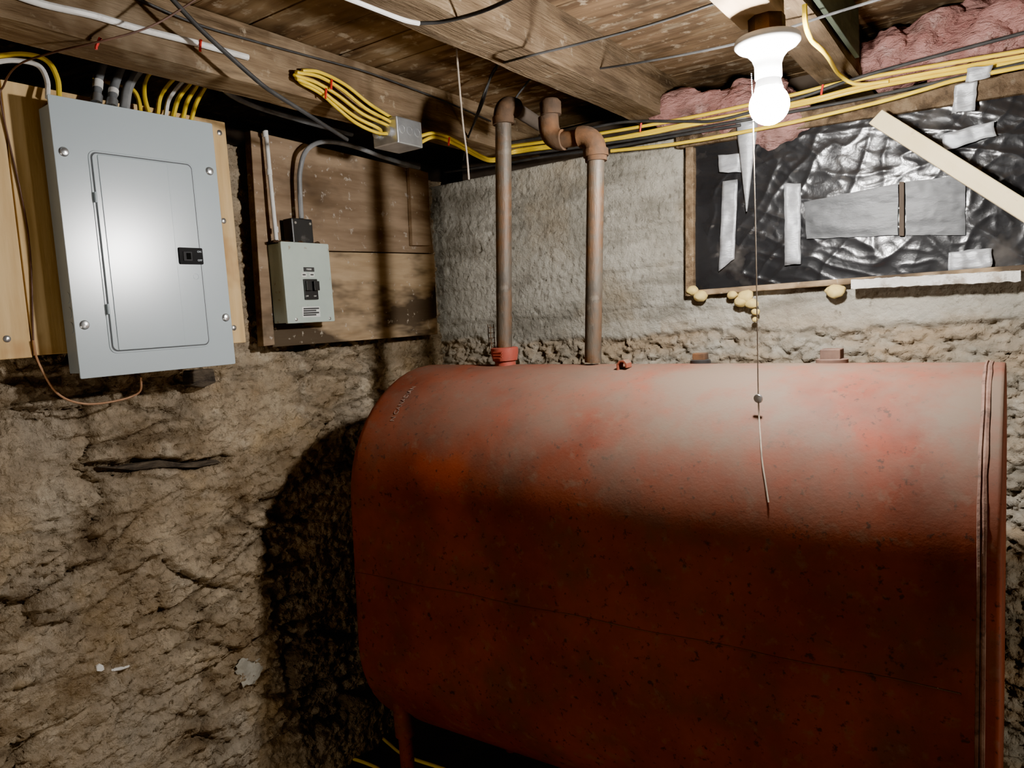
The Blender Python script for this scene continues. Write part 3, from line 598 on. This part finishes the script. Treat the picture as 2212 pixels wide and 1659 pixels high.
# staples
def staple(p, ax, label):
    p = Vector(p); ax = Vector(ax).normalized(); t = tag(MB().tube(cr([p - ax * .012 + Vector((0, 0, -.004)), p - ax * .011, p, p + ax * .011, p + ax * .012 + Vector((0, 0, -.004))], 3), .003, 6).build('cable_staple', mRed, smooth=True), label, 'staple', 'red cable staples')
staple(onX(212, 92, -1.536), (0, .5, 1), 'red staple on brown wire crossing the left joist')
staple(onX(433, 96, -1.536), (0, .2, 1), 'red staple on the white cable of the left joist')
staple(onX(716, 180, -1.522), (0, .2, 1), 'red staple over the top yellow cables on the left joist')
staple(onX(704, 200, -1.522), (0, .2, 1), 'red staple over the lower yellow cables on the left joist')
staple(onX(970, 304, -1.492), (0, .3, 1), 'red staple just right of the junction box')
staple(onY(1384, 274, 2.272), (.2, 0, 1), 'red staple on the sill bundle behind the middle joist')
staple(onY(1776, 192, 2.272), (.2, 0, 1), 'red staple on the sill bundle right of the light')
# ------------------------------------------------------------------ insulation
def insul(label, blobs, seed):
    mb = MB()
    for c, r in blobs: mb.blob(c, r, .42, 10, 5, seed)
    tag(mb.build('insulation_batt', mPink, smooth=True), label, 'insulation')
insul('pink fibreglass insulation stuffed on the sill left of the light', [(onY(1490, 250, 2.36), (.13, .05, .068)), (onY(1580, 245, 2.36), (.15, .05, .072)), (onY(1690, 262, 2.35), (.10, .035, .065)), (onY(1625, 215, 2.42), (.13, .07, .06))], 1)
insul('pink fibreglass insulation stuffed on the sill right of the light', [(onY(1925, 125, 2.43), (.11, .09, .08)), (onY(2010, 115, 2.43), (.16, .09, .085)), (onY(2120, 98, 2.43), (.17, .09, .08)), (onY(2170, 45, 2.44), (.16, .09, .075)), (onY(2270, 65, 2.45), (.17, .08, .095))], 5)
# ------------------------------------------------------------------ window
win = tag(empty('window_1', (-.3, 2.36, 1.575)), kind='structure')
WY = 2.345
def sheet(x0, x1, z0, z1, y, nx, nz_, amp, seed):
    vs = []
    for j in range(nz_ + 1):
        for i in range(nx + 1):
            x = x0 + (x1 - x0) * i / nx; z = z0 + (z1 - z0) * j / nz_
            # long taut folds in two leaning directions, with small creases between
            wv = noise.noise_vector(Vector((x * 2.2, z * 2.2, seed))) * .10
            a = (x + wv.x) * 2.6 + (z + wv.y) * 9.5; b = (z + wv.y) * 3.4 - (x + wv.x) * 6.2
            r1 = 1 - abs(noise.noise(Vector((a * 1.6, b * .5, seed)))) * 3.0
            r2 = 1 - abs(noise.noise(Vector((a * .8, b * 2.2, seed + 7)))) * 3.0
            r3 = 1 - abs(noise.noise(Vector((a * 3.1, b * 2.1, seed + 3)))) * 2.8
            vs.append((x, y - amp * (max(0, r1) ** 2 * .40 + max(0, r2) ** 2 * .26 + max(0, r3) ** 2 * .15 + .9 * noise.noise(Vector((x * 3, z * 4, seed)))), z))
    w = nx + 1
    return MB().add(vs, [(j * w + i, j * w + i + 1, (j + 1) * w + i + 1, (j + 1) * w + i) for j in range(nz_) for i in range(nx)])
o = sheet(-.885, .7, 1.578, 2.06, WY, 360, 120, .008, 2.2).build('plastic_sheet', mPlastic, win, recalc=False)
o.data.polygons.foreach_set('use_smooth', [True] * len(o.data.polygons))
MB().hexa([onY(1480, 318, 2.32), onY(1497, 316, 2.32), onY(1497, 636, 2.32), onY(1480, 640, 2.32)], (0, .06, 0)).build('frame_jamb', mJoist, win, bevel=.003)
MB().box(-.89, .7, 2.322, 2.40, 1.562, 1.580).build('frame_rail', mLowBoard, win, bevel=.003)
for k, pts in enumerate(([(1737, 436), (1940, 396), (1940, 508), (1742, 516)], [(1956, 392), (2085, 378), (2085, 508), (1956, 508)])):
    P = [onY(x, y, WY - .0085) for x, y in pts]; vs = []; n = 30
    for i in range(n + 1):
        for j in range(n + 1):
            u, v = i / n, j / n; p = (P[0] * (1 - u) + P[1] * u) * (1 - v) + (P[3] * (1 - u) + P[2] * u) * v
            vs.append(p + Vector((.002 * noise.noise(p * 30), -.0022 * noise.noise(Vector((p.x * 9 + p.z * 12, 0, p.z * 24))) - .0006 * noise.noise(p * 60), .002 * noise.noise(p * 27 + Vector((3, 0, 0))))))
    o = MB().add(vs, [(i * (n + 1) + j, i * (n + 1) + j + 1, (i + 1) * (n + 1) + j + 1, (i + 1) * (n + 1) + j) for i in range(n) for j in range(n)]).build('pane', mPane, win, recalc=False)
    o.data.polygons.foreach_set('use_smooth', [True] * len(o.data.polygons))
MB().hexa([onY(x, y, WY - .014) for x, y in ((1942, 392), (1953, 392), (1953, 510), (1942, 510))], (0, .01, 0)).build('mullion', mRim, win, bevel=.002)
def tape(label, pts, y=WY - .014, mt=mTape):
    P = [onY(a, b, y) for a, b in pts]; vs = []; n = 16; kk = 5
    for i in range(n + 1):
        for j in range(kk + 1):
            u = i / n; v = j / kk; p = (P[0] * (1 - v) + P[1] * v) * (1 - u) + (P[3] * (1 - v) + P[2] * v) * u
            vs.append(p + Vector((.004 * noise.noise(p * 40), -.007 * noise.noise(p * 40) - .002, .004 * noise.noise(p * 33))))
    q = kk + 1
    fs = [(i * q + j, i * q + j + 1, i * q + q + 1 + j, i * q + q + j) for i in range(n) for j in range(kk)]
    o = MB().add(vs, fs).build('duct_tape_strip', mt, recalc=False, smooth=True)
    sm = o.modifiers.new('thickness', 'SOLIDIFY'); sm.thickness = .0008
    tag(o, label, 'tape', 'silver duct tape strips on the plastic')
tape('small patch of silver tape at the upper left of the plastic', [(1552, 336), (1600, 332), (1602, 372), (1554, 373)])
tape('tall silver tape strip nearest the left window jamb', [(1562, 392), (1594, 388), (1587, 560), (1553, 586)])
tape('upright silver tape strip just right of the pull cord', [(1694, 398), (1730, 396), (1730, 570), (1696, 573)])
tape('slanted silver tape strip at the upper right, above the cream plank', [(2035, 290), (2040, 326), (2152, 292), (2146, 262)])
tape('wide silver tape strip at the lower right of the plastic', [(2048, 546), (2048, 585), (2142, 578), (2144, 536)])
tape('silver tape strip folded over the header at the upper right', [(2062, 185), (2110, 172), (2106, 238), (2056, 246)], 2.322)
tape('silver tape piece holding the cables at the upper right', [(2090, 148), (2145, 140), (2140, 166), (2086, 178)], 2.272)
# curled tape flap, a half cone
A_, B_ = onY(1588, 252, 2.305), onY(1638, 258, 2.305); T_ = onY(1613, 462, 2.318); vs = []; n = 12; kk = 8
for i in range(n + 1):
    u = i / n; l = A_.lerp(T_, u * .975) ; r_ = B_.lerp(T_, u * .975)
    for j in range(kk + 1):
        v = j / kk; p = l.lerp(r_, v); vs.append(p + Vector((0, -.010 * math.sin(math.pi * v) * (1 - .8 * u) + .002 * noise.noise(p * 50), 0)))
q = kk + 1
o = MB().add(vs, [(i * q + j, i * q + j + 1, i * q + q + 1 + j, i * q + q + j) for i in range(n) for j in range(kk)]).build('tape_flap', mTape, recalc=False, smooth=True)
sm = o.modifiers.new('thickness', 'SOLIDIFY'); sm.thickness = .001
tag(o, 'pointed grey tape flap hanging beside the lit bulb', 'tape')
# foam, sill strip, plank
def foam(label, spots):
    mb = MB()
    for i, (x, y, r) in enumerate(spots): mb.blob(onY(x, y, 2.325), (r, r * .8, r * .8), .35, 26, 3, i)
    tag(mb.build('spray_foam', mFoam, smooth=True), label, 'foam', 'yellow spray foam blobs')
foam('yellow spray foam blob at the lower left window corner', [(1495, 628, .02), (1512, 640, .021)])
foam('yellow spray foam cluster dripping left of the pull cord', [(1582, 636, .017), (1603, 648, .024), (1612, 640, .024), (1624, 655, .02), (1632, 690, .010), (1632, 674, .013)])
foam('round yellow spray foam blob left of the white strip', [(1805, 628, .026), (1790, 626, .012)])
vs = []; n = 60
for i in range(n + 1):
    u = i / n
    for (ya, yb, dy) in ((604, 584, 0), (624, 607, 0), (624, 607, .035), (604, 584, .035)):
        p = onY(1838 + (2205 - 1838) * u, ya + (yb - ya) * u, 2.29) + Vector((0, dy, 0))
        vs.append(p + Vector((0, .004 * noise.noise(p * 70), .004 * noise.noise(p * 55 + Vector((4, 0, 0))))))
fs = [(i * 4 + j, i * 4 + (j + 1) % 4, i * 4 + 4 + (j + 1) % 4, i * 4 + 4 + j) for i in range(n) for j in range(4)] + [(0, 1, 2, 3), (4 * n, 4 * n + 1, 4 * n + 2, 4 * n + 3)]
tag(MB().add(vs, fs).build('sill_strip', mDirtyWhite), 'dirty white foam strip under the plastic window', 'strip')
p4 = [onY(1905, 236, 2.27), onY(1876, 266, 2.27), onY(2330, 556, 2.19), onY(2330, 500, 2.19)]
tag(MB().hexa(p4, (0, .022, 0)).build('plank', mCream, bevel=.003), 'cream painted wooden plank slanting across the plastic window', 'plank')
# ------------------------------------------------------------------ left wall oddments
P = [onX(x, y, -1.955) for x, y in ((215, 1010), (262, 1008), (345, 994), (400, 1001), (470, 993), (480, 1000), (430, 1010), (350, 1010), (290, 1016))]
tag(MB().hexa(P, (-.05, 0, 0)).build('wood_shim', mRot, bevel=.003), 'dark rotten wood sliver embedded in the stone wall', 'wood')
P = [onX(x, y, -1.924) for x, y in ((412, 800), (462, 796), (468, 826), (440, 838), (410, 832))]
tag(MB().hexa(P, (-.04, 0, 0)).build('slate_chip', mRot, bevel=.004), 'dark slate chip poking out under the breaker panel', 'stone')
def wall_hit(px, py):
    d = ray(px, py); t = 1.80 / -d.x
    while t < 2.1 / -d.x:
        q = CAM + d * t
        if q.x <= fL(q.y, q.z)[0][0] + .001: break
        t += .002 / 1600
    return q
def chip(label, pxs, th, mt, nm='paint_flake', cat='flake'):
    P = [wall_hit(x, y) + Vector((.004, 0, 0)) for x, y in pxs]; cx = sum(p.x for p in P) / len(P)
    P = [Vector((p.x * .4 + cx * .6, p.y, p.z)) for p in P]
    tag(MB().hexa(P, (-th, 0, 0)).build(nm, mt, bevel=.001), label, cat)
chip('white flake stuck low on the stone wall', [(206, 1438), (214, 1433), (222, 1437), (225, 1446), (218, 1450), (208, 1449)], .008, mFlake)
chip('smaller white flake right of its twin on the stone wall', [(240, 1447), (256, 1441), (278, 1436), (276, 1441), (258, 1447), (243, 1451)], .008, mFlake)
mb = MB(); mb.blob(wall_hit(540, 1446), (.005, .048, .04), .6, 25, 4, 3)
tag(mb.build('mortar_patch', mPale, smooth=True), 'pale greenish round mortar patch low on the stone wall', 'mortar')
# ------------------------------------------------------------------ light
w = bpy.data.worlds.new('world'); scene.world = w; w.use_nodes = True
w.node_tree.nodes['Background'].inputs[0].default_value = (1, .93, .85, 1); w.node_tree.nodes['Background'].inputs[1].default_value = .06
def plamp(name, loc, e, r, c=(1, .9, .78)):
    ld = bpy.data.lights.new(name, 'POINT'); ld.energy = e; ld.shadow_soft_size = r; ld.color = c
    lo = bpy.data.objects.new(name, ld); lo.location = loc; COL.objects.link(lo)
plamp('tank_front_fill', (-1.1, -1.0, .25), 32, .25, (1, .87, .73))  # added fill light that lifts the tank's front, not a known lamp
plamp('left_wall_fill', (1.5, 1.37, .75), 38, .08, (1, .89, .76))  # unseen fill added to even out the light on the left wall
scene.view_settings.view_transform = 'AgX'
scene.view_settings.look = 'AgX - Punchy'
scene.view_settings.exposure = 1.0
